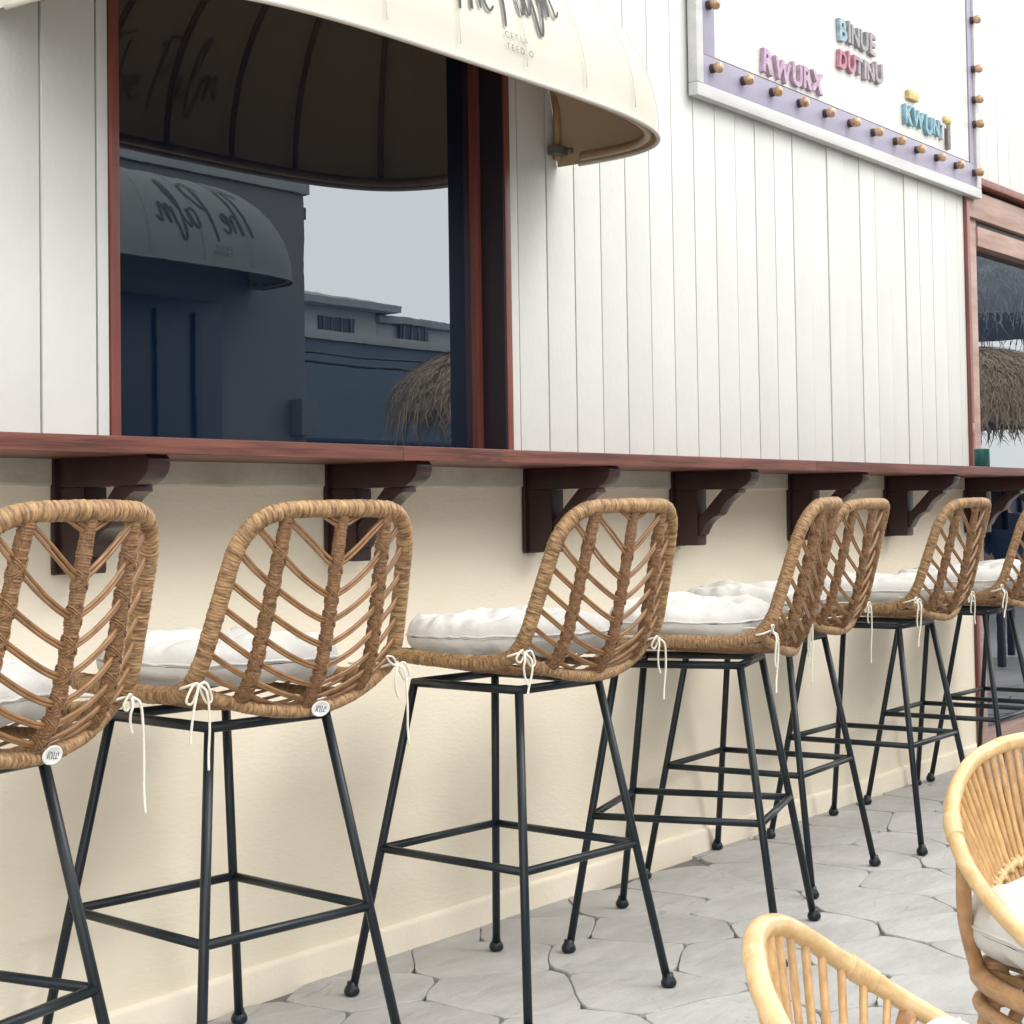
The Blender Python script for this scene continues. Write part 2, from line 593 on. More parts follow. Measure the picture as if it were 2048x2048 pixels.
# backing wall behind boards
box('backing_wall', WX0, 2.197, .016, .25, 1.121, ZT, M['groove'], bld, 0)
box('backing_wall', 3.503, WX1 + .012, .016, .25, 1.121, ZT, M['groove'], bld, 0)
box('backing_wall', 2.197, 3.503, .016, .25, 2.36, ZT, M['groove'], bld, 0)
box('backing_wall', 6.655, 11.0, .016, .25, 2.40, ZT, M['groove'], bld, 0)
# old painted strip under the counter, in lengths with chipped ends
rn = random.Random(3)
edges = [WX0, .9, 2.105, 2.82, 3.56, 4.42, 4.50, 5.10, 5.86, 6.45, WX1]
for a, b in zip(edges[:-1], edges[1:]):
    mb = MB()
    k = max(4, int((b - a) / .03))
    V = []; F = []
    for i in range(k + 1):
        x = a + .0025 + (b - a - .005) * i / k
        n1 = noise.noise(Vector((x * 6, 0, 0))) * .004 + noise.noise(Vector((x * 31, 0, 2))) * .002
        for y, z in ((.004, 1.098 + n1), (-.007, 1.099 + n1), (-.0095, 1.103 + n1), (-.0095, 1.15), (.004, 1.15)):
            V.append((x, y + rn.uniform(-.0006, .0006), z))
    for i in range(k):
        for j in range(4):
            q = i * 5 + j
            F.append((q, q + 1, q + 6, q + 5))
    F += [(0, 1, 2, 3, 4), tuple(k * 5 + j for j in (4, 3, 2, 1, 0))]
    mb.add(V, F)
    ob('batten', mb.mesh('batten', M['batten'], False), bld)

# vertical boards (each one an object)
pl_full = {}


def plank(x0, x1, z0, z1):
    wd = x1 - x0
    key = (round(wd, 3), round(z0, 3), round(z1, 3))
    if key not in pl_full:
        pl_full[key] = box_mesh('plank', (wd - .0046, .016, z1 - z0), M['plank'], .0016, 2)
    o = ob('plank', pl_full[key], bld, ((x0 + x1) / 2 + rn.uniform(-.0007, .0007), .008 + rn.uniform(-.0018, .0018), (z0 + z1) / 2),
           (0, rn.uniform(-.0006, .0006), rn.uniform(-.004, .004)))


BZ = 1.181
x = 2.032
xl = [2.165]
while x > WX0:
    xl.append(x)
    x -= .133
for a, b in zip(xl[1:], xl[:-1]):
    plank(a, b, BZ, ZT)
plank(2.165, 2.1965, BZ, ZT)                       # narrow trim board beside the window
plank(3.5275, 3.567, BZ, ZT)
x = 3.567
k = 0
while x < 6.60:
    x2 = min(x + .1306, WX1)
    if WX1 - x2 < .05:
        x2 = WX1
    plank(x, x2, BZ, ZT)
    x = x2
x = 2.1970
while x < 3.50:
    plank(x, x + .1304, 2.36, ZT)
    x += .1304
x = 6.655
while x < 10.9:
    plank(x, x + .128, 2.405, ZT)
    x += .128
box('cornice', WX0 - .05, 11.05, -.10, .3, ZT, ZT + .08, M['plank'], bld, .006)

# big window: casing, jambs, sash, pane
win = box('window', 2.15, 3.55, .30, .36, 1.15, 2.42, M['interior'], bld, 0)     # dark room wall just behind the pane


def wbox(name, *a, m='frame', bevel=.002):
    o = box(name, *a, M[m], None, bevel)
    o.parent = win
    o.location = Vector(o.location) - Vector(win.location)
    return o


wbox('casing', 2.1975, 2.2215, -.004, .10, 1.181, 2.36)
wbox('casing', 3.5035, 3.5270, -.006, .02, 1.181, 2.36)
wbox('jamb', 3.4985, 3.5030, -.003, .10, 1.181, 2.36, m='reveal')
wbox('head_jamb', 2.2220, 3.4980, -.002, .10, 2.335, 2.36, m='frame')
wbox('sill', 2.2220, 3.4980, .0, .10, 1.165, 1.190, m='frame')
wbox('sash', 3.474, 3.4975, .070, .106, 1.190, 2.335, m='frame')
wbox('sash', 2.2230, 2.262, .070, .106, 1.190, 2.335, m='frame')
wbox('sash', 2.262, 3.474, .076, .106, 2.300, 2.335, m='frame')
wbox('sash', 2.262, 3.474, .076, .106, 1.1905, 1.205, m='reveal')
wbox('pane', 2.262, 3.474, .090, .096, 1.205, 2.300, m='glass', bevel=0)

# glazed front beyond the boards: posts, headers, panes
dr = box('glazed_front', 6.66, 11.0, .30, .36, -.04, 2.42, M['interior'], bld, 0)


def dbox(name, *a, m='frame', bevel=.003):
    o = box(name, *a, M[m], None, bevel)
    o.parent = dr
    o.location = Vector(o.location) - Vector(dr.location)
    return o


dbox('corner_trim', 6.6420, 6.672, -.014, .06, -.02, 2.300, m='frame')
dbox('corner_post', 6.712, 6.80, .012, .11, -.02, 2.302, m='header')
dbox('post', 6.674, 6.71, .03, .11, -.02, 2.300, m='reveal')
dbox('post', 6.802, 6.83, .03, .10, -.02, 2.115, m='frame')
dbox('header_cap', 6.745, 11.0, -.035, .10, 2.372, 2.402, m='frame')
dbox('header_cap', 6.648, 11.0, .02, .10, 2.350, 2.372, m='reveal')
dbox('header', 6.650, 11.0, -.006, .11, 2.236, 2.350, m='header')
dbox('header', 6.801, 11.0, .020, .108, 2.208, 2.236, m='reveal')
dbox('header', 6.801, 11.0, .004, .107, 2.125, 2.208, m='header')
dbox('bottom_rail', 6.831, 11.0, .03, .10, -.02, .10, m='header')
dbox('mullion', 7.62, 7.70, .03, .10, .10, 2.124, m='frame')
dbox('mullion', 9.30, 9.38, .03, .10, .10, 2.124, m='frame')
for a, b in ((6.831, 7.619), (7.701, 9.299), (9.381, 11.)):
    dbox('pane', a, b, .060, .066, .101, 2.124, m='glass', bevel=0)
box('side_wall', 11.001, 11.25, 0, .25, -.04, ZT, M['render'], bld, .004)
box('hinge', 6.6405, 6.655, -.020, -.0145, 1.33, 1.375, M['header'], bld, .001)

# ------------------------------------------------------------------ counter with brackets
ctr = thing('bar_counter', 'long red-brown wooden bar counter along the wall on dark carved brackets', 'counter')
OV = .292
segs = [WX0, .55, 2.75, 4.69, 7.35, 8.6]
for i, (a, b) in enumerate(zip(segs[:-1], segs[1:])):
    ob('counter_top', box_mesh('counter_top', (b - a - .0008, OV - .004, .031), M['mahogany'], .0035, 3), ctr, ((a + b) / 2, -OV / 2 - .002, 1.1655))


def arc(cx, cz, r, a0, a1, n):
    return [(cx + r * math.cos(math.radians(a0 + (a1 - a0) * i / n)), cz + r * math.sin(math.radians(a0 + (a1 - a0) * i / n))) for i in range(n + 1)]


arm_poly = [(-.001, 1.1495), (-.001, 1.094), (-.222, 1.094)] + [(-.232, 1.096), (-.240, 1.101), (-.250, 1.106), (-.262, 1.118), (-.267, 1.132), (-.266, 1.142), (-.260, 1.1495)]
brace_poly = [(-.0845, 1.0935), (-.0845, 1.012), (-.160, 1.0935)]
brace = [(-.0855, 1.009), (-.168, 1.0935), (-.2215, 1.0935), (-.2225, 1.083), (-.212, 1.079), (-.198, 1.070), (-.180, 1.056), (-.166, 1.038),
         (-.156, 1.022), (-.148, 1.016), (-.140, 1.014), (-.126, 1.006), (-.111, .992), (-.100, .975), (-.094, .962), (-.0855, .960)]
post_poly = [(-.0015, 1.0935), (-.0015, .930), (-.080, .930), (-.083, .936), (-.083, .955), (-.085, .958), (-.085, 1.0935)]
arm_me = prism_mesh('bracket', arm_poly, .052, M['darkwood'])
brace_me = prism_mesh('brace', brace[::-1], .046, M['darkwood'])
postm = prism_mesh('wall_post', post_poly, .054, M['darkwood'])
plate_me = box_mesh('wall_plate', (.070, .012, .222), M['darkwood'], .002)
for X in (.563, 1.315, 2.081, 2.838, 3.593, 4.330, 5.072, 5.826, 6.592, 7.35, 8.1):
    b = ob('bracket', arm_me, ctr, (X, -.010, 0))
    ob('brace', brace_me, b)
    ob('wall_post', postm, b)
    ob('wall_plate', plate_me, b, (0, -.001, 1.0385))

# ------------------------------------------------------------------ awnings
# pen strokes of the hand-written name, unit = x-height
SCRIPT = [
    [(-.25, 2.35), (.2, 2.5), (.9, 2.62), (1.5, 2.75)], [(.72, 2.6), (.60, 1.8), (.42, .8), (.25, -.05)],
    [(1.35, 2.5), (1.22, 1.6), (1.05, .6), (.95, 0.), (1.1, .7), (1.35, 1.0), (1.55, .85), (1.52, .4), (1.5, .05)],
    [(1.75, .45), (2.1, .62), (2.2, .9), (2.02, 1.0), (1.83, .7), (1.85, .25), (2.05, 0.), (2.35, .2)],
    [(3.35, 2.3), (3.2, 1.3), (3.02, .3), (2.9, -.55)], [(3.0, 2.1), (3.5, 2.55), (4.0, 2.35), (4.0, 1.75), (3.6, 1.25), (3.2, 1.05)],
    [(4.55, .85), (4.3, 1.0), (4.05, .7), (4.0, .2), (4.15, 0.), (4.4, .3), (4.6, .9), (4.52, .3), (4.62, 0.), (4.9, .4)],
    [(4.9, .4), (5.3, 1.3), (5.45, 2.3), (5.3, 2.5), (5.15, 1.9), (5.05, .9), (5.05, -.5), (5.25, -.75), (5.45, -.2), (5.6, .5)],
    [(5.6, .95), (5.6, .4), (5.52, 0.), (5.75, .8), (5.98, 1.0), (6.0, .5), (5.95, .05), (6.2, .8), (6.42, 1.0), (6.45, .5), (6.5, .05), (6.8, .3)]]


def make_awning(cloth, tilt, A, B, h, a, zr, nn, xs_seam, label, loc, rotz, txt_u, txt_w, small, ribmat, name='dome_awning'):
    """local: wall plane y=0, front towards -y"""
    t = thing(name, label, 'awning', loc, rotz)

    def S(th, ph, off=0.):
        Ax = A - a * (1 - math.cos(ph)) + off
        By = B * math.cos(ph) + off
        cx, sx = math.cos(th), math.sin(th)
        return Vector((Ax * math.copysign(abs(cx) ** (2 / nn), cx), -By * abs(sx) ** (2 / nn), zr + (h + off) * math.sin(ph)))

    def th_of(u):                       # front angle for x = u * Ax
        return math.acos(math.copysign(min(1, abs(u)) ** (nn / 2), u))

    seam_th = [th_of(s) for s in xs_seam]
    nth, nph = 150, 26
    ths = [PI * (i / nth) for i in range(nth + 1)]
    # denser near the corners
    ths = sorted(set([round(PI / 2 - (PI / 2) * math.copysign(abs(1 - 2 * i / nth) ** 1.0, 1 - 2 * i / nth), 5) for i in range(nth + 1)]))
    phs = [PI / 2 * j / nph for j in range(nph + 1)]

    def sag(th, ph):
        k = min(abs(th - s) for s in seam_th)
        return .003 * (math.exp(-(k / .05) ** 2)) * math.sin(min(1., ph * 3 + .2) * PI / 2)
    V = []; F = []
    W = len(ths)
    # valance row under the dome
    for th in ths:
        V.append(S(th, 0) + Vector((0, 0, -.026)))
    for ph in phs:
        for th in ths:
            wv = .0035 * noise.noise(Vector((th * 5, ph * 3, A))) + .0016 * noise.noise(Vector((th * 22, ph * 5, A)))
            V.append(S(th, ph, sag(th, ph) - .004 + wv))
    for j in range(len(phs)):
        for i in range(W - 1):
            q = j * W + i
            F.append((q, q + W, q + W + 1, q + 1))
    cm = MB().add(V, F)
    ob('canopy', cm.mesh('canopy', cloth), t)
    hem = MB()
    tube(hem, [S(th, 0) + Vector((0, 0, -.027)) for th in ths[1:-1]], .0062, 8)
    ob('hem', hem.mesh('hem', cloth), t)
    rt = MB()
    tube(rt, [S(th, 0, -.022) + Vector((0, 0, -.012)) for th in ths[2:-2]], .0125, 8)
    ob('rim_tube', rt.mesh('rim_tube', ribmat), t)
    for s in seam_th:
        rb = MB()
        tube(rb, [S(s, PI / 2 * k / 24, -.016) for k in range(24)], .0085, 8)
        ob('rib', rb.mesh('rib', ribmat), t)
        sm = MB()
        tube(sm, [S(s, PI / 2 * k / 24, .0045) for k in range(24)], .0011, 6)
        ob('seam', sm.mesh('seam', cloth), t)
    wb = MB()
    tube(wb, [Vector((-A + .02, -.014, zr + .04)), Vector((-A + .02, -.014, zr + h * .5))], .011, 8)
    ob('wall_bar', wb.mesh('wall_bar', ribmat), t)
    wb = MB()
    tube(wb, [Vector((A - .02, -.014, zr - .01)), Vector((A - .02, -.014, zr + h * .5))], .011, 8)
    ob('wall_bar', wb.mesh('wall_bar', ribmat), t)
    for s in (-1, 1):
        c = ob('clamp', box_mesh('clamp', (.05, .034, .026), M['clamp'], .005), t, (s * (A - .03), -.022, zr + .012))
        kb = MB()
        tube(kb, [(0.02 * s, -.018, 0), (.02 * s, -.034, 0)], .008, 10)
        ob('clamp_knob', kb.mesh('clamp_knob', M['clamp']), c)
    # writing: ribbons lying on the cloth
    x_h = txt_w / 6.8

    def on_cloth(u, v, off=.0035):
        # u along the rim (metres from txt_u), v height above base line
        ph = math.asin(min(.99, max(0.001, v / h)))
        Ax = A - a * (1 - math.cos(ph))
        return S(th_of(u / Ax), ph, off)

    base_v = small[2]
    for st in SCRIPT:
        P = catmull([(p[0], p[1], 0) for p in st], 9)
        V = []; F = []
        n = len(P)
        for i, p in enumerate(P):
            d = (P[min(i + 1, n - 1)] - P[max(i - 1, 0)]).normalized()
            nx = Vector((-d.y, d.x, 0))
            wd = (.044 + .044 * abs(d.y)) * (0.5 + .5 * math.sin(PI * min(1, (i + 2) / (n + 2))) ** .5)
            for s in (-1, 1):
                q = p + nx * wd * s
                V.append(on_cloth(txt_u + q.x * x_h, base_v + (q.y + q.x * tilt) * x_h))
        for i in range(n - 1):
            F.append((2 * i, 2 * i + 1, 2 * i + 3, 2 * i + 2))
        ob('lettering', MB().add(V, F).mesh('lettering', M['letter']), t)
    for body, u0, v0, sz in small[:2]:
        me = text_mesh('lettering', body, sz, 0, -.0003, M['letter'], 1.5)
        for v in me.vertices:
            v.co = on_cloth(u0 + v.co.x, v0 + v.co.y, .0035)
        ob('lettering', me, t)
    return t


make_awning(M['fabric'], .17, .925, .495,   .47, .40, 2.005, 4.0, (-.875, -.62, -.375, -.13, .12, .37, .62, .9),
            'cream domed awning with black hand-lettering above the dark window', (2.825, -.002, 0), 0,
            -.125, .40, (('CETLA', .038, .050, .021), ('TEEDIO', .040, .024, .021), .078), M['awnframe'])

# ------------------------------------------------------------------ marquee sign
sg = thing('marquee_sign', 'white marquee sign board with lilac bulb-lined border and pastel letters', 'sign', (4.450, -.008, 2.313))
SW, SH, SD = 2.285, 1.12, .021
# local: x right, z up, front at y=-SD
box('sign_case', .002, SW - .002, -SD + .0118, 0, .002, SH, M['signedge'], sg, .003)
BX, BD, BR = .124, .138, .094
box('panel', BX, SW - BR, -SD + .001, -SD + .011, BD, SH - BD, M['signpanel'], sg, .001)
box('border', .035, SW - .041, -SD - .003, -SD + .0115, .038, BD - .005, M['lilac'], sg, .001)
box('border', .035, SW - .041, -SD - .003, -SD + .0115, SH - BD + .005, SH - .038, M['lilac'], sg, .001)
box('border', .0352, BX - .005, -SD - .003, -SD + .0115, BD - .004, SH - BD + .004, M['lilac'], sg, .001)
box('border', SW - BR + .005, SW - .0412, -SD - .003, -SD + .0115, BD - .004, SH - BD + .004, M['lilac'], sg, .001)
for x0, x1, z0, z1 in ((-.006, SW + .006, -.004, .0365), (-.006, SW + .006, SH - .036, SH + .006),
                       (-.0055, .0335, .037, SH - .0365), (SW - .0405, SW + .0055, .037, SH - .0365)):
    box('trim', x0, x1, -SD - .012, .0, z0, z1, M['signtrim'], sg, .004)
bl = MB()
prof = [(.0, .0), (.010, .0), (.0125, .004), (.0165, .010), (.0185, .018), (.0165, .027), (.010, .032), (.0, .0335)]


def lathe(prof, n=12):
    V = []; F = []
    for r, z in prof:
        for j in range(n):
            V.append((r * math.cos(2 * PI * j / n), r * math.sin(2 * PI * j / n), z))
    for i in range(len(prof) - 1):
        for j in range(n):
            F.append((i * n + j, i * n + (j + 1) % n, (i + 1) * n + (j + 1) % n, (i + 1) * n + j))
    return V, F


bl.add(*lathe(prof))
bulb_me = bl.mesh('bulb', M['bulb'])
so = MB().add(*lathe([(.0, -.002), (.015, -.002), (.015, .010), (.0125, .012), (.0, .012)]))
sock_me = so.mesh('socket', M['socket'], True, 40)


def bulb(x, z):
    b = ob('bulb', bulb_me, sg, (x, -SD - .013, z), (PI / 2, rn.uniform(-.2, .2), rn.uniform(-.2, .2)))
    b.scale = (1, 1, rn.uniform(.9, 1.1))
    ob('socket', sock_me, b, (0, 0, -.009))


for i in range(12):
    bulb(.096 + .1935 * i, .096)
    bulb(.096 + .1935 * i, SH - .096)
for i in range(1, 5):
    bulb(.080, .096 + .196 * i)
for z_ in (.30, .402, .53, .735, .93):
    bulb(SW - .045, z_)


def sign_word(letters, x, z, size, step, drop=0.):
    for i, (ch, col) in enumerate(letters):
        if ch == ' ':
            x += step
            continue
        me = text_mesh('sign_letter', ch, size * rn.uniform(.9, 1.12), .007, .0035, PASTEL[col])
        wd = max(v.co.x for v in me.vertices) - min(v.co.x for v in me.vertices)
        me.set_sharp_from_angle(angle=math.radians(30))
        o = ob('sign_letter', me, sg, (x, -SD - .0075, z + rn.uniform(-.007, .007)), (PI / 2, rn.uniform(-.12, .12), 0))
        o['label'] = 'raised letter in ' + col
        x += wd + .009


sign_word([('R', 'lilac'), (' ', 'lilac'), ('W', 'lilac'), ('U', 'lilac'), ('R', 'lilac'), ('X', 'lilac')], .41, .155, .100, .012)
sign_word([('B', 'blue'), ('I', 'grey'), ('N', 'grey'), ('U', 'grey'), ('E', 'mauve')], 0.985, .385, .100, .03)
sign_word([('D', 'rose'), ('U', 'rose'), ('T', 'mauve'), ('I', 'mauve'), ('N', 'mauve'), ('U', 'mauve')], 0.973, .285, .092, .03)
sign_word([('K', 'aqua'), ('W', 'aqua'), ('U', 'aqua'), ('N', 'aqua'), ('T', 'pale')], 1.530, .185, .094, .03)
box('sign_letter', 1.57, 1.66, -SD - .016, -SD + .002, .282, .315, PASTEL['yellow'], sg, .003)
box('sign_letter', 1.942, 1.970, -SD - .014, -SD + .002, .150, .246, PASTEL['brown'], sg, .003)
ymb = MB().add(*lathe([(.0, 0), (.017, 0), (.019, .006), (.014, .013), (.0, .015)]))
yme = ymb.mesh('sign_letter', PASTEL['yellow'])
for dx in (-.012, .016):
    ob('sign_letter', yme, sg, (1.956 + dx, -SD + .001, .264), (PI / 2, 0, 0))

# ------------------------------------------------------------------ bar stools
# side and centre profiles of the woven shell (y, z) and half width, front of the seat -> top of the back
SIDE = catmull([(.20, .738, 0), (.09, .732, 0), (-.04, .729, 0), (-.145, .731, 0), (-.208, .746, 0), (-.243, .785, 0), (-.266, .850, 0), (-.292, .935, 0), (-.325, 1.040, 0)], 10)
CENT = catmull([(.20, .716, 0), (.09, .702, 0), (-.04, .695, 0), (-.155, .693, 0), (-.245, .704, 0), (-.288, .757, 0), (-.312, .838, 0), (-.332, .925, 0), (-.358, 1.045, 0)], 10)
WID = catmull([(.190, 0, 0), (.204, 0, 0), (.213, 0, 0), (.219, 0, 0), (.221, 0, 0), (.219, 0, 0), (.211, 0, 0), (.199, 0, 0), (.184, 0, 0)], 10)
NV = len(SIDE) - 1


def shell(u, v, off=0.):
    v = min(max(v, 0), 1) * NV
    i = min(int(v), NV - 1)
    t = v - i
    s = SIDE[i].lerp(SIDE[i + 1], t)
    c = CENT[i].lerp(CENT[i + 1], t)
    wd = WID[i].lerp(WID[i + 1], t).x
    k = abs(u) ** 1.9
    y = c.x + (s.x - c.x) * k
    z = c.y + (s.y - c.y) * k
    return Vector((u * wd, y, z))


VB = .52                       # where the back starts (bend)
stool_parts = []               # (name, mesh, [sub parts])


def stool_meshes():
    P = []
    # legs
    bx, by, tx, ty, zt, zr = .235, .25, .132, .150, .668, .312
    corners = [(-1, 1), (1, 1), (1, -1), (-1, -1)]

    def leg_at(c, z):
        k = z / zt
        return Vector((c[0] * (bx + (tx - bx) * k), c[1] * (by + (ty - by) * k), z))
    foot = MB().add(*lathe([(.0, .0), (.0125, .0), (.0165, .004), (.0175, .010), (.0150, .017), (.0115, .022), (.0100, .030), (.0, .031)], 14))
    foot_me = foot.mesh('foot', M['metal'])
    for c in corners:
        mb = MB()
        tube(mb, [leg_at(c, .012), leg_at(c, .3), leg_at(c, zt - .004)], .0092, 12)
        f = leg_at(c, 0)
        P.append(('leg', mb.mesh('leg', M['metal']), (0, 0, 0), [('foot', foot_me, tuple(f))]))
    for i in range(4):
        mb = MB()
        tube(mb, [leg_at(corners[i], zr), leg_at(corners[(i + 1) % 4], zr)], .0086, 12)
        P.append(('footrest_bar', mb.mesh('footrest_bar', M['metal']), (0, 0, 0), []))
        mb = MB()
        a, b = leg_at(corners[i], zt), leg_at(corners[(i + 1) % 4], zt)
        d = (b - a).normalized() * .004
        tube(mb, [a - d, b + d], .0094, 12)
        P.append(('seat_rail', mb.mesh('seat_rail', M['metal']), (0, 0, 0), []))
    # rim: rounded loop in (u, v)
    loop = []
    for i in range(20):
        loop.append((1, .07 + (.905 - .07) * i / 19))
    for i in range(1, 12):
        g = PI / 2 * i / 12
        loop.append((1 - .44 * (1 - math.cos(g)), .905 + .095 * math.sin(g)))
    half = loop
    top = [(.56 - .56 * i / 5, 1) for i in range(1, 5)]
    fr = []
    for i in range(1, 9):
        g = PI / 2 * i / 9
        fr.append((1 - .35 * (1 - math.cos(g)), .07 - .07 * math.sin(g)))
    right = fr[::-1] + half + top
    full = right + [(0, 1)] + [(-u, v) for u, v in right[::-1]] + [(0, 0)]
    pts = catmull([shell(u, v) for u, v in full], 3, True)
    mb = MB()
    wrapped(mb, pts, .0150, .0052, 10, True, .11, seed=5)
    P.append(('rim', mb.mesh('rim', M['wrap']), (0, 0, 0), []))
    # lower back rail, sagging under the bend
    pts = []
    for i in range(25):
        u = -1 + 2 * i / 24
        p = shell(u, VB - .02)
        pts.append(p + Vector((0, -.006, -.012 * (1 - u * u))))
    mb = MB()
    wrapped(mb, catmull(pts, 3), .0115, .0048, 8, False, .09, seed=9)
    P.append(('lower_rail', mb.mesh('lower_rail', M['wrap']), (0, 0, 0), []))
    # wrapped stakes, thicker where the canes cross
    for u, r, sd in ((-.60, .0114, 1), (0, .0108, 2), (.60, .0114, 3)):
        pts = [shell(u, .03 + .955 * i / 40) for i in range(41)]
        mb = MB()

        def sw(t, u=u):
            v = .03 + .955 * t
            if v < VB:
                return .8
            f = ((v - VB - .17 * abs(u) ** 1.5) / .062) % 1.
            return 1 + .07 * math.exp(-((f - .5) / .16) ** 2)
        wrapped(mb, catmull(pts, 2), r, .0044, 8, False, .13, sw, seed=sd)
        for k in range(10):                     # crossed lashings where the canes meet the stake
            v = .462 + .062 * k + .155 * abs(u) ** 1.28
            if not VB < v < .95:
                continue
            p = shell(u, v)
            ax = (shell(u, v + .01) - shell(u, v - .01)).normalized()
            e1 = Vector((1, 0, 0))
            e2 = ax.cross(e1).normalized()
            for tl_ in (-1, 1):
                lp = []
                for j in range(14):
                    g = 2 * PI * j / 14
                    lp.append(p + (e1 * math.cos(g) + e2 * math.sin(g)) * (r * 1.10) + ax * (tl_ * .013 * math.cos(g)))
                tube(mb, lp, .0017, 5, True)
                lp = [q + ax * .004 for q in lp]
                tube(mb, lp, .0016, 5, True)
        P.append(('stake', mb.mesh('stake', M['stake']), (0, 0, 0), []))
    # herringbone canes: rim -> side stake -> centre stake, two thin canes each
    for sgn in (-1, 1):
        for k in range(10):
            vc = .462 + .062 * k
            mb = MB()
            for d in (-.0021, .0021):
                pts = []
                for i in range(15):
                    u = i / 14
                    v = vc + .155 * u ** 1.28 + d * 2.0 + .004 * math.sin(u * 5 + k)
                    if v > .985 or (v > .93 and u > .86):
                        break
                    q = shell(sgn * u * .985, v)
                    pts.append(q + Vector((0, -.002 * math.sin(u * PI), 0)))
                if len(pts) > 2:
                    tube(mb, catmull(pts, 3), .0031, 6)
            if mb.v:
                P.append(('cane', mb.mesh('cane', M['cane']), (0, 0, 0), []))
            # lashing where the cane crosses the side stake
        # (lashings are swellings of the stakes)
    # canes across the seat under the cushion
    for k in range(7):
        v = .05 + .058 * k
        mb = MB()
        tube(mb, catmull([shell(-1 + 2 * i / 12, v) for i in range(13)], 2), .0034, 6)
        P.append(('seat_cane', mb.mesh('seat_cane', M['cane']), (0, 0, 0), []))
    return P


STOOL = stool_meshes()

# badge
bd = MB()
V, F = lathe([(.0, .0), (.0195, .0), (.0205, .0015), (.0195, .003), (.0175, .0034), (.0165, .0028), (.0, .0028)], 24)
bd.add([(x, y * .72, z) for x, y, z in V], F)
badge_me = bd.mesh('badge', M['badge'], True, 40)
mk = MB()
for s in ([(-.011, -.005), (-.011, .005), (-.006, .005)], [(-.006, -.005), (-.0085, 0), (-.004, .0045)], [(-.002, -.0055), (-.002, .0055)],
          [(.002, .0055), (.002, -.005), (.0055, -.0045)], [(.0105, -.004), (.007, -.005), (.0065, .003), (.0105, .0045), (.011, 0)]):
    tube(mk, [(a, b, .0030) for a, b in s], .0008, 5)
mark_me = mk.mesh('badge_mark', M['ink'])


def cushion_mesh(seed, hx=.196, hy=.198, th=.100, tuft=True, name='cushion', edge=4.2, wr=1.):
    rn_ = random.Random(seed)
    N_ = 46
    V = []; F = []
    sx = rn_.uniform(0, 50)
    tufts = [(0, 0), (-.48, -.48), (.48, -.48), (-.48, .48), (.48, .48)] if tuft else []

    def pos(u, v, side):
        # squircle map of the square
        a = u * math.sqrt(1 - .36 * v * v)
        b = v * math.sqrt(1 - .36 * u * u)
        r = max(abs(u), abs(v))
        prof = (1 - r ** edge) ** (1 / 2.2) if r < 1 else 0
        t = 1.
        for p, q in tufts:
            d2 = (u - p) ** 2 + (v - q) ** 2
            t -= .42 * math.exp(-d2 / .010) + .26 * math.exp(-d2 / .08)
        # creases that run from the tufts and from the edges
        x, y = a * hx, b * hy
        n1 = noise.noise(Vector((x * 13 + sx, y * 13, side * 3.)))
        n2 = 1 - abs(noise.noise(Vector((x * 22 + sx, y * 22, side * 5. + 3)))) * 2
        ang = math.atan2(v, u)
        pucker = math.sin(ang * 15 + 5 * n1) * .0030 * math.exp(-((r - .86) / .16) ** 2) * (1 if side > 0 else .3) * wr
        n3 = noise.noise(Vector((x * 38 + sx, y * 38, side * 9.)))
        z = side * (th / 2) * prof * max(.35, t) * (1.0 if side > 0 else .8) + (n1 * .014 + n2 * .0085 + n3 * .0034) * wr * prof * side
        k = 1 + (.010 * n1 + .018 * noise.noise(Vector((ang * 2.2 + sx, 1, 0)))) * r
        return Vector((x * k, y * k, z + pucker + .004 * noise.noise(Vector((x * 7, y * 7, sx)))))
    for side in (1, -1):
        o = len(V)
        for i in range(N_ + 1):
            for j in range(N_ + 1):
                f = lambda t: math.copysign(1 - (1 - abs(t)) ** 1.7, t)
                u, v = f(-1 + 2 * i / N_), f(-1 + 2 * j / N_)
                V.append(pos(u, v, side))
        for i in range(N_):
            for j in range(N_):
                q = o + i * (N_ + 1) + j
                qq = (q, q + N_ + 1, q + N_ + 2, q + 1)
                F.append(qq if side > 0 else qq[::-1])
    mb = MB().add(V, F)
    me = mb.mesh(name, M['cushion'])
    bm = bmesh.new()
    bm.from_mesh(me)
    bmesh.ops.remove_doubles(bm, verts=bm.verts, dist=1e-4)
    bm.to_mesh(me)
    bm.free()
    # seam piping round the edge
    pp = MB()
    loop = []
    for i in range(80):
        g = 2 * PI * i / 80
        c, s = math.cos(g), math.sin(g)
        m_ = max(abs(c), abs(s))
        loop.append(pos(c / m_ * .999, s / m_ * .999, 1) * 1.003)
    tube(pp, loop, .0026, 6, True)
    return me, pp.mesh('piping', M['cushion'])


CUSH = [cushion_mesh(s) for s in (11, 23, 37, 51)]


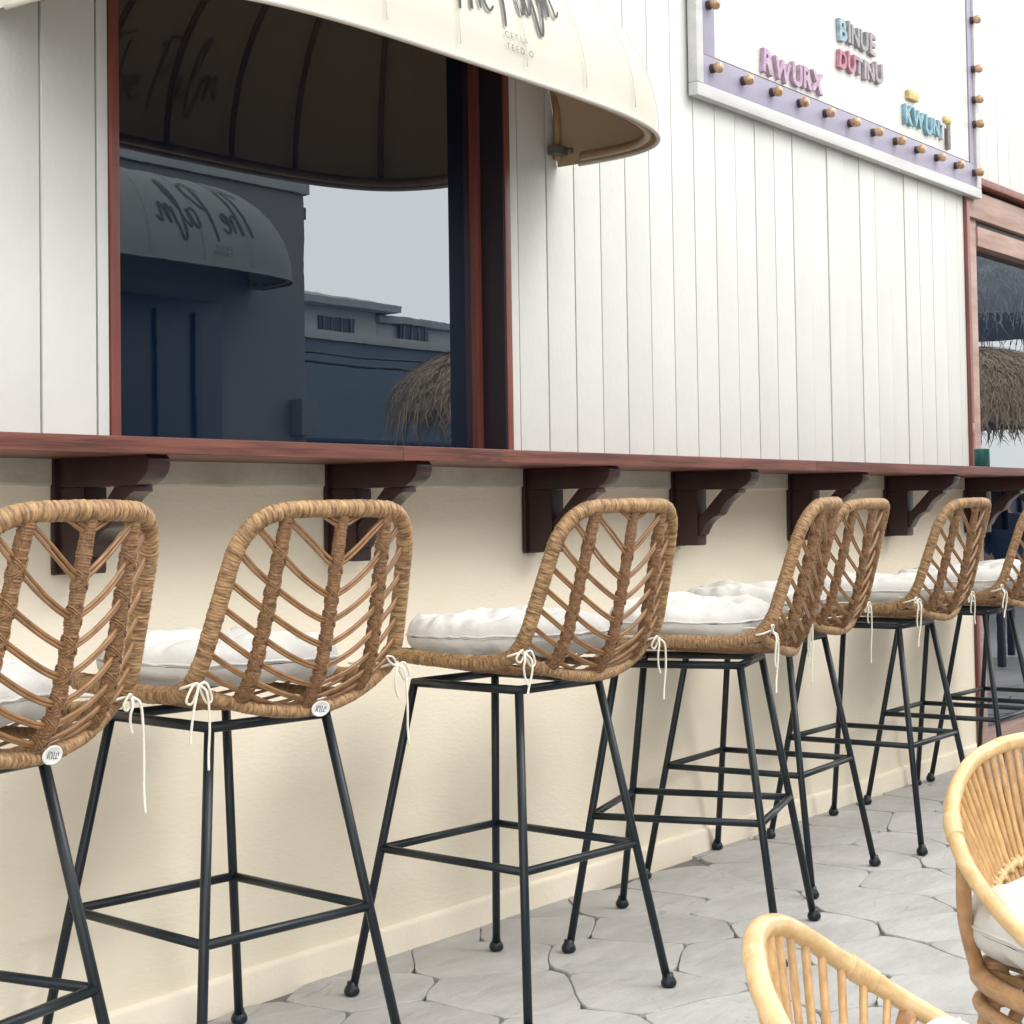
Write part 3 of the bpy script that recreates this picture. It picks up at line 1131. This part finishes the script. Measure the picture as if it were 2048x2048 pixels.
def tie_mesh(seed, side):
    """bow tied round the rim at the back corner; local to the stool; side = -1 / 1"""
    rn_ = random.Random(seed)
    c = shell(side * 1.0, .545)
    mb = MB()
    ringpts = []
    for i in range(14):
        g = 2 * PI * i / 14
        ringpts.append(c + Vector((math.cos(g) * .0205, math.sin(g) * .0185, -.004 + .006 * math.cos(g + 1))))
    tube(mb, catmull(ringpts, 2, True), .0024, 6, True)
    k = c + Vector((side * .004, -.0225, -.003))
    tube(mb, catmull([k + Vector((-.006, 0, .003)), k, k + Vector((.006, -.001, -.003))], 3), .0042, 6)
    # two loops
    for s in (-1, 1):
        if rn_.random() < .25 and s > 0:
            continue
        L = rn_.uniform(.030, .042)
        dz = rn_.uniform(-.030, .022) if s < 0 else rn_.uniform(-.036, -.012)
        e = k + Vector((s * L * .8, -.004, dz))
        tube(mb, catmull([k, k + Vector((s * L * .4, -.006, dz * .3 + .010)), e, k + Vector((s * L * .45, -.003, dz * .8 - .010)), k + Vector((0, -.001, -.002))], 6), .0022, 6)
    # two tails
    for s in (-1, 1):
        L = rn_.uniform(.05, .10) if s < 0 else rn_.uniform(.08, .19)
        a = rn_.uniform(-.012, .016)
        tube(mb, catmull([k, k + Vector((s * .010, -.010, -.012)), k + Vector((s * .014 + a * .3, -.009, -L * .45)), k + Vector((s * .010 + a, -.006, -L * .8)), k + Vector((s * .006 + a * 1.6, -.007, -L))], 6),
             [.0023] * 25, 6)
    # strap running to the cushion
    tube(mb, catmull([c + Vector((-side * .016, .004, 0)), c + Vector((-side * .034, .03, .002)), Vector((side * .175, -.168, .758))], 4), .0026, 6)
    return mb.mesh('tie_cord', M['cord'])


def stool(x, y, rz, label, clabel, idx, badge=False):
    t = thing('bar_stool', label, 'bar stool', (x, y, 0), rz, 'rattan bar stools along the counter')
    for nm, me, loc, subs in STOOL:
        o = ob(nm, me, t, loc)
        for n2, m2, l2 in subs:
            ob(n2, m2, o, l2)
    if badge:
        p = shell(.10, VB - .02)
        b = ob('badge', badge_me, t, p + Vector((0, -.0195, -.010)), (PI / 2 + .25, .12, 0))
        ob('badge_mark', mark_me, b)
    me, pp = CUSH[idx % len(CUSH)]
    q = thing('seat_cushion', clabel, 'cushion', (x, y, 0), rz, 'white cushions tied to the stools')
    rn_ = random.Random(idx)
    cz = .7695
    cu = ob('pad', me, q, (rn_.uniform(-.006, .006), -.005, cz), (rn_.uniform(-.01, .03), rn_.uniform(-.01, .01), (idx % 4) * PI / 2 + rn_.uniform(-.05, .05)))
    ob('piping', pp, cu)
    for s in (-1, 1):
        ob('tie_cord', tie_mesh(idx * 7 + s + 3, s), q)


ST = [
    (1.472, -.400, .19, 'bar stool cut off by the left edge, oval badge under its back', True),
    (2.175, -.325, -.105, 'bar stool below the dark window with a small oval badge under its back', True),
    (2.930, -.423, -.069, 'third bar stool from the left, below the right end of the awning', False),
    (3.563, -.508, .310, 'bar stool turned aside so its back shows almost edge-on', False),
    (4.289, -.294, .084, 'bar stool just behind the turned one, their backs overlapping', False),
    (4.987, -.319, .028, 'bar stool before the last full bracket, sixth from the left', False),
    (5.715, -.305, .04, 'bar stool cut off by the right edge, in front of the glazed front', False),
    (6.290, -.300, .0, 'farthest bar stool, only two thin legs seen past its neighbour', False)]
CL = ['white cushion on the stool cut off at the left edge', 'white cushion on the badged stool below the window', 'plump white cushion on the third stool from the left',
      'broad white cushion on the stool turned aside', 'white cushion seen through the back behind the turned stool', 'white cushion on the sixth stool from the left',
      'white cushion on the stool at the right edge', 'white cushion on the farthest stool']
for i, (x, y, rz, lb, bdg) in enumerate(ST):
    stool(x, y, rz, 'rattan ' + lb, CL[i], i, bdg)

# ------------------------------------------------------------------ rattan armchairs
HOOP = [(.300, .235, .352), (.312, .12, .408), (.312, -.02, .470), (.293, -.13, .532), (.245, -.215, .597), (.165, -.268, .652), (.08, -.290, .677), (0, -.297, .683)]


def armchair(x, y, rz, scl, ns, sr, label, clabel, cseed):
    t = thing('rattan_armchair', label, 'armchair', (x, y, 0), rz, 'rattan armchairs in the foreground')
    t.scale = (scl,) * 3
    full = [Vector(p) for p in HOOP] + [Vector((-p[0], p[1], p[2])) for p in HOOP[-2::-1]]
    path = catmull(full, 8)
    mb = MB()
    Q = resample(path, .012)
    n = len(Q)
    R = [.0132 * (1 + .035 * math.exp(-(((i * .012) % .21 - .1) / .008) ** 2)) for i in range(n)]
    tube(mb, Q, R, 14)
    hoop = ob('hoop', mb.mesh('hoop', M['honey']), t)
    # bindings on the hoop
    for f in (.30, .70, .455):
        i = int(f * (n - 1))
        mb = MB()
        wrapped(mb, Q[i - 1:i + 2] if f == .455 else Q[i - 2:i + 3], .0140 if f == .455 else .0154, .006, 12, False, .06, seed=int(f * 100))
        ob('binding', mb.mesh('binding', M['honey']), t)
    # inner parallel rod of the back
    # seat ring
    ring = catmull([(.272, .245, .335), (.285, .0, .335), (.235, -.17, .335), (.12, -.225, .335), (0, -.235, .335), (-.12, -.225, .335), (-.235, -.17, .335), (-.285, 0, .335), (-.272, .245, .335), (0, .27, .335)], 8, True)
    mb = MB()
    tube(mb, resample(ring, .02, True), .0165, 12, True)
    ob('seat_ring', mb.mesh('seat_ring', M['brownrattan']), t)
    mb = MB()
    tube(mb, resample([p + Vector((0, 0, -.045)) for p in ring], .02, True), .0125, 10, True)
    ob('lower_ring', mb.mesh('lower_ring', M['brownrattan']), t)
    for k in range(9):
        x_ = -.22 + .055 * k
        mb = MB()
        tube(mb, [(x_, -.20, .338), (x_, .25, .338)], .008, 8)
        ob('seat_rod', mb.mesh('seat_rod', M['spindle']), t)
    # spindles between hoop and seat ring
    mids = []
    for k in range(ns):
        f = .225 + .55 * k / (ns - 1)
        i = f * (n - 1)
        a = Q[int(i)].lerp(Q[min(n - 1, int(i) + 1)], i - int(i))
        g = (k / (ns - 1) - .5) * 2
        ang = g * 1.16
        b = Vector((math.sin(ang) * -.215 * -1, -.02 - math.cos(ang) * .205, .350))
        b.x = -b.x if (a.x * b.x < 0) else b.x
        m_ = a.lerp(b, .5) + Vector((-a.x * .04, -.012, -.004))
        pts = catmull([a, m_, b], 8)
        rr = sr * rn.uniform(.88, 1.1)
        mb = MB()
        R = [rr * (1 + (.14 if j in (4 + k * 7 % 5, 11 + k % 3) else 0)) for j in range(len(pts))]
        tube(mb, pts, R, 8)
        ob('spindle', mb.mesh('spindle', M['spindle']), t)
        mids.append(pts[9])
    # plaited band across the spindles
    for s, ph in ((1, 0), (-1, PI)):
        mb = MB()
        pts = []
        for k in range(len(mids) - 1):
            for j in range(4):
                p = mids[k].lerp(mids[k + 1], j / 4)
                nrm = Vector((p.x, p.y + .03, 0)).normalized()
                w_ = math.sin((k + j / 4) * PI + ph)
                pts.append(p + nrm * (.0105 * w_) + Vector((0, 0, .006 * math.cos((k + j / 4) * PI * 2 + ph))))
        tube(mb, pts, .0058, 8)
        ob('plaited_band', mb.mesh('plaited_band', M['honey']), t)
    # legs in pairs of rods
    for sx in (-1, 1):
        for sy in (-1, 1):
            a = Vector((sx * (.222 if sy > 0 else .205), .225 if sy > 0 else -.165, .335))
            b = Vector((a.x + sx * .035, a.y + sy * .045, .0))
            mb = MB()
            tube(mb, catmull([a + Vector((0, 0, .01)), a.lerp(b, .5), b], 6), .0165, 12)
            lg = ob('leg', mb.mesh('leg', M['brownrattan']), t)
            mb = MB()
            d = Vector((-sx * .03, -sy * .012, 0))
            tube(mb, catmull([a + d * 2.6 + Vector((0, 0, -.005)), a.lerp(b, .22) + d * 1.35, a.lerp(b, .6) + d * .95, b + d * .8 + Vector((0, 0, .0))], 6), .0120, 10)
            ob('leg_brace', mb.mesh('leg_brace', M['brownrattan']), lg)
            mb = MB()
            wrapped(mb, [a + Vector((0, 0, .022)), a + Vector((0, 0, -.05))], .0215, .007, 12, False, .1, seed=4)
            ob('leg_binding', mb.mesh('leg_binding', M['brownrattan']), lg)
    # arm posts
    for sx in (-1, 1):
        mb = MB()
        tube(mb, catmull([(sx * .293, -.13, .532), (sx * .268, -.16, .43), (sx * .235, -.17, .335)], 6), .0125, 10)
        ob('side_post', mb.mesh('side_post', M['brownrattan']), t)
        mb = MB()
        tube(mb, catmull([(sx * .300, .235, .355), (sx * .276, .24, .338)], 4), .0150, 10)
        ob('side_post', mb.mesh('side_post', M['honey']), t)
    me, pp = cushion_mesh(cseed, .288, .266, .125, False, 'chair_pad', 5.5, .9)
    q = thing('chair_cushion', clabel, 'cushion', (x, y, 0), rz)
    q.scale = (scl,) * 3
    pad = ob('pad', me, q, (0, .004, .412))
    ob('piping', pp, pad)
    return t


armchair(1.610, -2.058, -2.734, .883, 23, .0053, 'honey rattan armchair in the near corner, seen from behind its curved hoop', 'white seat cushion of the near rattan armchair', 71)
_q = thing('throw_pillow', 'small white pillow leaning against the back of the near rattan armchair', 'pillow', (1.610, -2.058, 0), -2.734)
_q.scale = (.883,) * 3
_me, _pp = cushion_mesh(97, .185, .082, .085, False, 'pillow_pad', 3.2, .8)
_p = ob('pad', _me, _q, (-.06, -.090, .478), (math.radians(72), 0, 0))
ob('piping', _pp, _p)
armchair(2.620, -1.897, 2.643, .946, 43, .0060, 'honey rattan armchair at the right edge, facing forward with a spindle back', 'thick off-white cushion on the rattan armchair at the right edge', 83)

# ------------------------------------------------------------------ small thing on the counter
tin = thing('teal_tin', 'small teal tin with grey rim standing on the far end of the counter', 'tin', (6.39, -.15, 1.1815))
tb = MB().add(*lathe([(.0, .0), (.029, .0), (.0305, .002), (.0305, .075), (.0, .075)], 24))
ob('can', tb.mesh('can', M['teal'], True, 40), tin)
tl = MB().add(*lathe([(.026, .0755), (.0315, .0755), (.0325, .0775), (.0315, .080), (.027, .080), (.026, .0755)], 24))
ob('can_rim', tl.mesh('can_rim', M['tinlid'], True, 40), tin)

# ------------------------------------------------------------------ across the lane (seen in the glass)
FY = -5.42
op = thing('opposite_building', 'white building across the lane, mirrored in the dark window', 'building', (0, FY, 0))
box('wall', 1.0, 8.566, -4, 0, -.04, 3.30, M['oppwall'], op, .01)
box('eave', .9, 8.60, -4.1, .03, 3.301, 3.40, M['roof'], op, .01)
box('gutter_end', 8.567, 8.80, -.35, -.20, 3.18, 3.27, M['navydoor'], op, .01)
d_ = box('door', 6.10, 7.73, .001, .04, 0, 2.45, M['navydoor'], op, .004)
for x_, w_ in ((-.62, .06), (-.3, .03), (.25, .03), (.6, .08)):
    ob('door_stile', box_mesh('door_stile', (w_, .03, 2.3), M['navydoor'], .004), d_, (x_, .03, 0))
box('meter_box', 8.40, 8.56, .0, .12, 1.6, 1.85, M['oppwall'], op, .006)
make_awning(M['oppcloth'], .0, 1.25, .66, .62, .5, 2.60, 4.0, (-.85, -.5, -.17, .17, .5, .85), 'domed cream awning of the building across the lane, mirrored in the window', (6.80, FY + .002, 0), PI,
            -.70, .82, (('CETLA', -.45, .085, .035), ('TEEDIO', -.45, .045, .035), .20), M['awnframe'])

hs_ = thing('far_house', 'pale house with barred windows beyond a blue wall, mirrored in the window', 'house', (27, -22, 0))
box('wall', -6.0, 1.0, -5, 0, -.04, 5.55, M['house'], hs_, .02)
rf = MB().add([(-6.4, .4, 5.55), (1.4, .4, 5.55), (1.4, -5.4, 5.55), (-6.4, -5.4, 5.55), (-5.5, -2.5, 6.35), (-.2, -2.5, 6.35), (-6.4, .4, 5.70), (1.4, .4, 5.70), (1.4, -5.4, 5.70), (-6.4, -5.4, 5.70)],
              [(3, 2, 1, 0), (0, 1, 7, 6), (1, 2, 8, 7), (2, 3, 9, 8), (3, 0, 6, 9), (6, 7, 5, 4), (7, 8, 5), (8, 9, 4, 5), (9, 6, 4)])
ob('roof', rf.mesh('roof', M['roof'], False), hs_)
box('annex', 1.01, 4.2, -4, -.1, -.04, 5.35, M['house'], hs_, .02)
box('annex_roof', 1.02, 4.5, -4.1, .1, 5.36, 5.52, M['roof'], hs_, .02)
for x0_, x1_ in ((-5.2, -4.2), (-3.2, -2.2), (-.85, .3), (1.8, 2.8)):
    wn = box('window', x0_, x1_, .0, .03, 4.95, 5.35, M['navydoor'], hs_, .005)
    for k in range(4):
        ob('glazing_bar', box_mesh('glazing_bar', (.04, .03, .38), M['oppwall'], 0), wn, (-(x1_ - x0_) / 2 + (x1_ - x0_) * (k + .5) / 4, .02, 0))
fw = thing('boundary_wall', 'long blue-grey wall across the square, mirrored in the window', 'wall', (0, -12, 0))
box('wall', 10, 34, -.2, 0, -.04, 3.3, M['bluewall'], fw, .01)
box('coping', 9.95, 34.05, -.25, .05, 3.301, 3.42, M['house'], fw, .01)
fw2 = thing('low_shed', 'dark low shed in front of the blue-grey wall, mirrored in the window', 'shed', (13.2, -8.4, 0))
box('wall', -2.4, 8, -.6, 0, -.04, 1.75, M['bluewall'], fw2, .01)
box('shed_roof', -2.5, 8.1, -.7, .1, 1.751, 1.80, M['navydoor'], fw2, .01)
cb = MB()
tube(cb, catmull([(4, -9.9, 3.2), (9, -9.9, 2.95), (14.0, -9.9, 2.72), (20, -9.9, 2.9)], 10), .02, 6)
tube(cb, catmull([(4, -9.9, 3.4), (9, -9.9, 3.05), (14.0, -9.9, 2.82), (20, -9.9, 3.05)], 10), .014, 6)
tag(ob('overhead_cable', cb.mesh('overhead_cable', M['signedge'])), 'pair of sagging dark cables across the lane, mirrored in the window', 'cable')


def parasol(x, y, R_, z0, z1, label, seed, m='thatch', nst=5200):
    t = thing('thatched_parasol', label, 'parasol', (x, y, 0), 0, 'thatched parasols across the lane')
    mb = MB()
    tube(mb, [(0, 0, 0), (0, 0, z1 - .05)], .045, 10)
    ob('pole', mb.mesh('pole', M['pole']), t)
    rn_ = random.Random(seed)
    dome = MB()
    pr = [(R_ * math.sin(PI / 2 * k / 10) * .97, z0 + .06 + (z1 - z0 - .1) * math.cos(PI / 2 * k / 10) ** .8) for k in range(11)]
    dome.add(*lathe([(max(a, .001), b) for a, b in pr], 36))
    ob('thatch_base', dome.mesh('thatch_base', M[m]), t)
    V = []; F = []; UV = []
    for i in range(nst):
        g = rn_.uniform(0, 2 * PI)
        k = rn_.random() ** .6
        a0 = PI / 2 * k
        L = rn_.uniform(.10, .22)
        pts = []
        for j in range(3):
            a = a0 + L * j / 2
            if a < PI / 2:
                rr = R_ * math.sin(a); zz = z0 + .06 + (z1 - z0 - .1) * math.cos(a) ** .8
            else:
                rr = R_ * (1 + .1 * (a - PI / 2)); zz = z0 + .06 - (a - PI / 2) * R_ * 1.1
            rr += .01 + .03 * j / 2 * rn_.random()
            gg = g + .03 * j * rn_.uniform(-1, 1)
            pts.append(Vector((rr * math.cos(gg), rr * math.sin(gg), zz + .012 * j * rn_.random())))
        wd = rn_.uniform(.004, .010)
        tg = Vector((-math.sin(g), math.cos(g), 0)) * wd
        o = len(V)
        uo = rn_.uniform(0, 40)
        for j, p in enumerate(pts):
            ww = 1 - .8 * j / 2
            V += [p - tg * ww, p + tg * ww]
            UV += [(uo, 0), (uo, .2)]
        F += [(o, o + 1, o + 3, o + 2), (o + 2, o + 3, o + 5, o + 4)]
    th = ob('thatch', MB().add(V, F, UV).mesh('thatch', M[m], False), t)
    th['kind'] = 'stuff'


parasol(8.14, -2.95, 1.00, 1.56, 2.10, 'thatched parasol across the lane, mirrored at the right end of the dark window', 5)
parasol(15.1, -3.2, .95, 1.72, 2.55, 'shaggy brown thatched parasol mirrored in the glazed front', 8)
parasol(23.4, -6.6, 2.1, 3.55, 4.75, 'big grey thatched roof behind, mirrored high in the glazed front', 9, 'thatchgrey')

# ------------------------------------------------------------------ added dark block, seated guest across the lane, mirrored in the glazed front
dark_block = thing('added_dark_block', 'dark navy block added below the thatch, mirrored in the glazed front', 'block', (15.8, -3.9, 0))  # added so the glazing reflects dark below the counter
box('front', -4.5, 4.5, -.5, 0, -.04, 1.30, M['navydoor'], dark_block, .01)
box('block_top', -4.6, 4.6, -.6, .12, 1.301, 1.36, M['darkwood'], dark_block, .008)
for k in range(10):
    box('panel_strip', -4.4 + .95 * k, -4.34 + .95 * k, .001, .03, .02, 1.28, M['signedge'], dark_block, .004)
bn = thing('garden_bench', 'low dark bench under the guest in navy, mirrored in the glazed front', 'bench', (11.4, -1.55, 0))
box('seat', -.55, .55, -.2, .2, .43, .475, M['darkwood'], bn, .006)
for sx in (-1, 1):
    for sy in (-1, 1):
        box('leg', sx * .50 - .025, sx * .50 + .025, sy * .15 - .025, sy * .15 + .025, -.04, .43, M['darkwood'], bn, .004)
M['skin'] = mat('skin', (.45, .27, .20), (.50, .31, .235), rough=.5, vs=8, bump=.05)
M['shirt'] = mat('navy_shirt', (.010, .024, .055), (.016, .034, .07), rough=.85, vs=9, bump=.3, bs=30)
M['trousers'] = mat('dark_trousers', (.012, .014, .02), (.02, .022, .03), rough=.85, vs=9, bump=.3, bs=30)
M['hair'] = mat('dark_hair', (.008, .006, .005), (.02, .014, .01), rough=.6, vs=30, bump=.4, bs=80)


def skin_fig(name, nodes, edges, m, parent, root):
    keys = list(nodes)
    me = bpy.data.meshes.new(name)
    me.from_pydata([nodes[k][0] for k in keys], [(keys.index(a), keys.index(b)) for a, b in edges], [])
    me.materials.append(m)
    o = ob(name, me, parent)
    o.modifiers.new('skin', 'SKIN')
    sv = me.skin_vertices[0] if len(me.skin_vertices) else None
    if sv is None:
        bm = bmesh.new(); bm.from_mesh(me); bm.verts.layers.skin.verify(); bm.to_mesh(me); bm.free()
        sv = me.skin_vertices[0]
    for i, k in enumerate(keys):
        r_ = nodes[k][1]
        sv.data[i].radius = r_ if isinstance(r_, tuple) else (r_, r_)
        sv.data[i].use_root = k == root
    sb = o.modifiers.new('sub', 'SUBSURF')
    sb.levels = 2; sb.render_levels = 2
    me.polygons.foreach_set('use_smooth', [True] * len(me.polygons))
    return o


nd = {'pelvis': ((0, 0, .615), (.15, .12)), 'spine': ((0, .01, .80), (.13, .10)), 'chest': ((0, .02, .985), (.155, .11)), 'neck0': ((0, .02, 1.09), .065),
      'neck': ((0, .03, 1.15), .052), 'jaw': ((0, .06, 1.20), (.062, .07)), 'head': ((0, .055, 1.28), (.075, .095)), 'crown': ((0, .045, 1.345), (.060, .075)),
      'nose': ((0, .155, 1.255), .014)}
ed = [('pelvis', 'spine'), ('spine', 'chest'), ('chest', 'neck0'), ('neck0', 'neck'), ('neck', 'jaw'), ('jaw', 'head'), ('head', 'crown'), ('head', 'nose')]
for s_, n_ in ((-1, 'l'), (1, 'r')):
    nd.update({'sh' + n_: ((s_ * .165, .02, 1.045), .058), 'el' + n_: ((s_ * .225, .04, .80), .043), 'wr' + n_: ((s_ * .150, .245, .725), .030), 'pa' + n_: ((s_ * .135, .315, .715), (.036, .020)),
               'hi' + n_: ((s_ * .085, .06, .585), .088), 'kn' + n_: ((s_ * .115, .43, .575), .064), 'an' + n_: ((s_ * .115, .46, .10), .042), 'to' + n_: ((s_ * .125, .60, .04), (.042, .034))})
    ed += [('chest', 'sh' + n_), ('sh' + n_, 'el' + n_), ('el' + n_, 'wr' + n_), ('wr' + n_, 'pa' + n_), ('pelvis', 'hi' + n_), ('hi' + n_, 'kn' + n_), ('kn' + n_, 'an' + n_), ('an' + n_, 'to' + n_)]
    for f_, (dx, L_) in enumerate(((-.026, .060), (-.009, .070), (.009, .066), (.026, .052))):
        nd['f%d%s' % (f_, n_)] = ((s_ * .135 + dx, .350 + L_ * .4, .700), .0095)
        nd['g%d%s' % (f_, n_)] = ((s_ * .135 + dx, .350 + L_, .675), .008)
        ed += [('pa' + n_, 'f%d%s' % (f_, n_)), ('f%d%s' % (f_, n_), 'g%d%s' % (f_, n_))]
    nd['th' + n_] = ((s_ * .135 - s_ * .045, .315, .700), .010)
    ed.append(('pa' + n_, 'th' + n_))
person = thing('person', 'seated guest in navy shirt, mirrored low in the glazed front at the right edge', 'person', (11.4, -1.55, 0), PI + .5)
person.scale = (.9, .9, .9)
bn.scale = (.9, .9, .9)
skin_fig('body', nd, ed, M['skin'], person, 'pelvis')
fat = lambda k, d: (nd[k][0], tuple(a + d for a in nd[k][1]) if isinstance(nd[k][1], tuple) else nd[k][1] + d)
sk_ = ['pelvis', 'spine', 'chest', 'neck0', 'shl', 'shr', 'ell', 'elr']
shirt = {k: fat(k, .013) for k in sk_}
for n_ in 'lr':
    a_, b_ = Vector(nd['sh' + n_][0]), Vector(nd['el' + n_][0])
    shirt['el' + n_] = (tuple(a_.lerp(b_, .75)), .060)
skin_fig('shirt', shirt, [e for e in ed if e[0] in sk_ and e[1] in sk_], M['shirt'], person, 'pelvis')
tr_ = ['pelvis', 'hil', 'hir', 'knl', 'knr', 'anl', 'anr']
skin_fig('trousers', {k: fat(k, .010 if k == 'pelvis' else .013) for k in tr_}, [e for e in ed if e[0] in tr_ and e[1] in tr_], M['trousers'], person, 'pelvis')
hp = [(.0, .115)] + [(.105 * math.sin(PI / 2 * k / 8), .115 * math.cos(PI / 2 * k / 8)) for k in range(1, 9)] + [(.104, -.04), (.088, -.09), (.0, -.09)]
ob('hair', MB().add(*lathe([(max(a, .0005), b) for a, b in hp], 20)).mesh('hair', M['hair']), person, (0, .028, 1.305), (-.35, 0, 0))
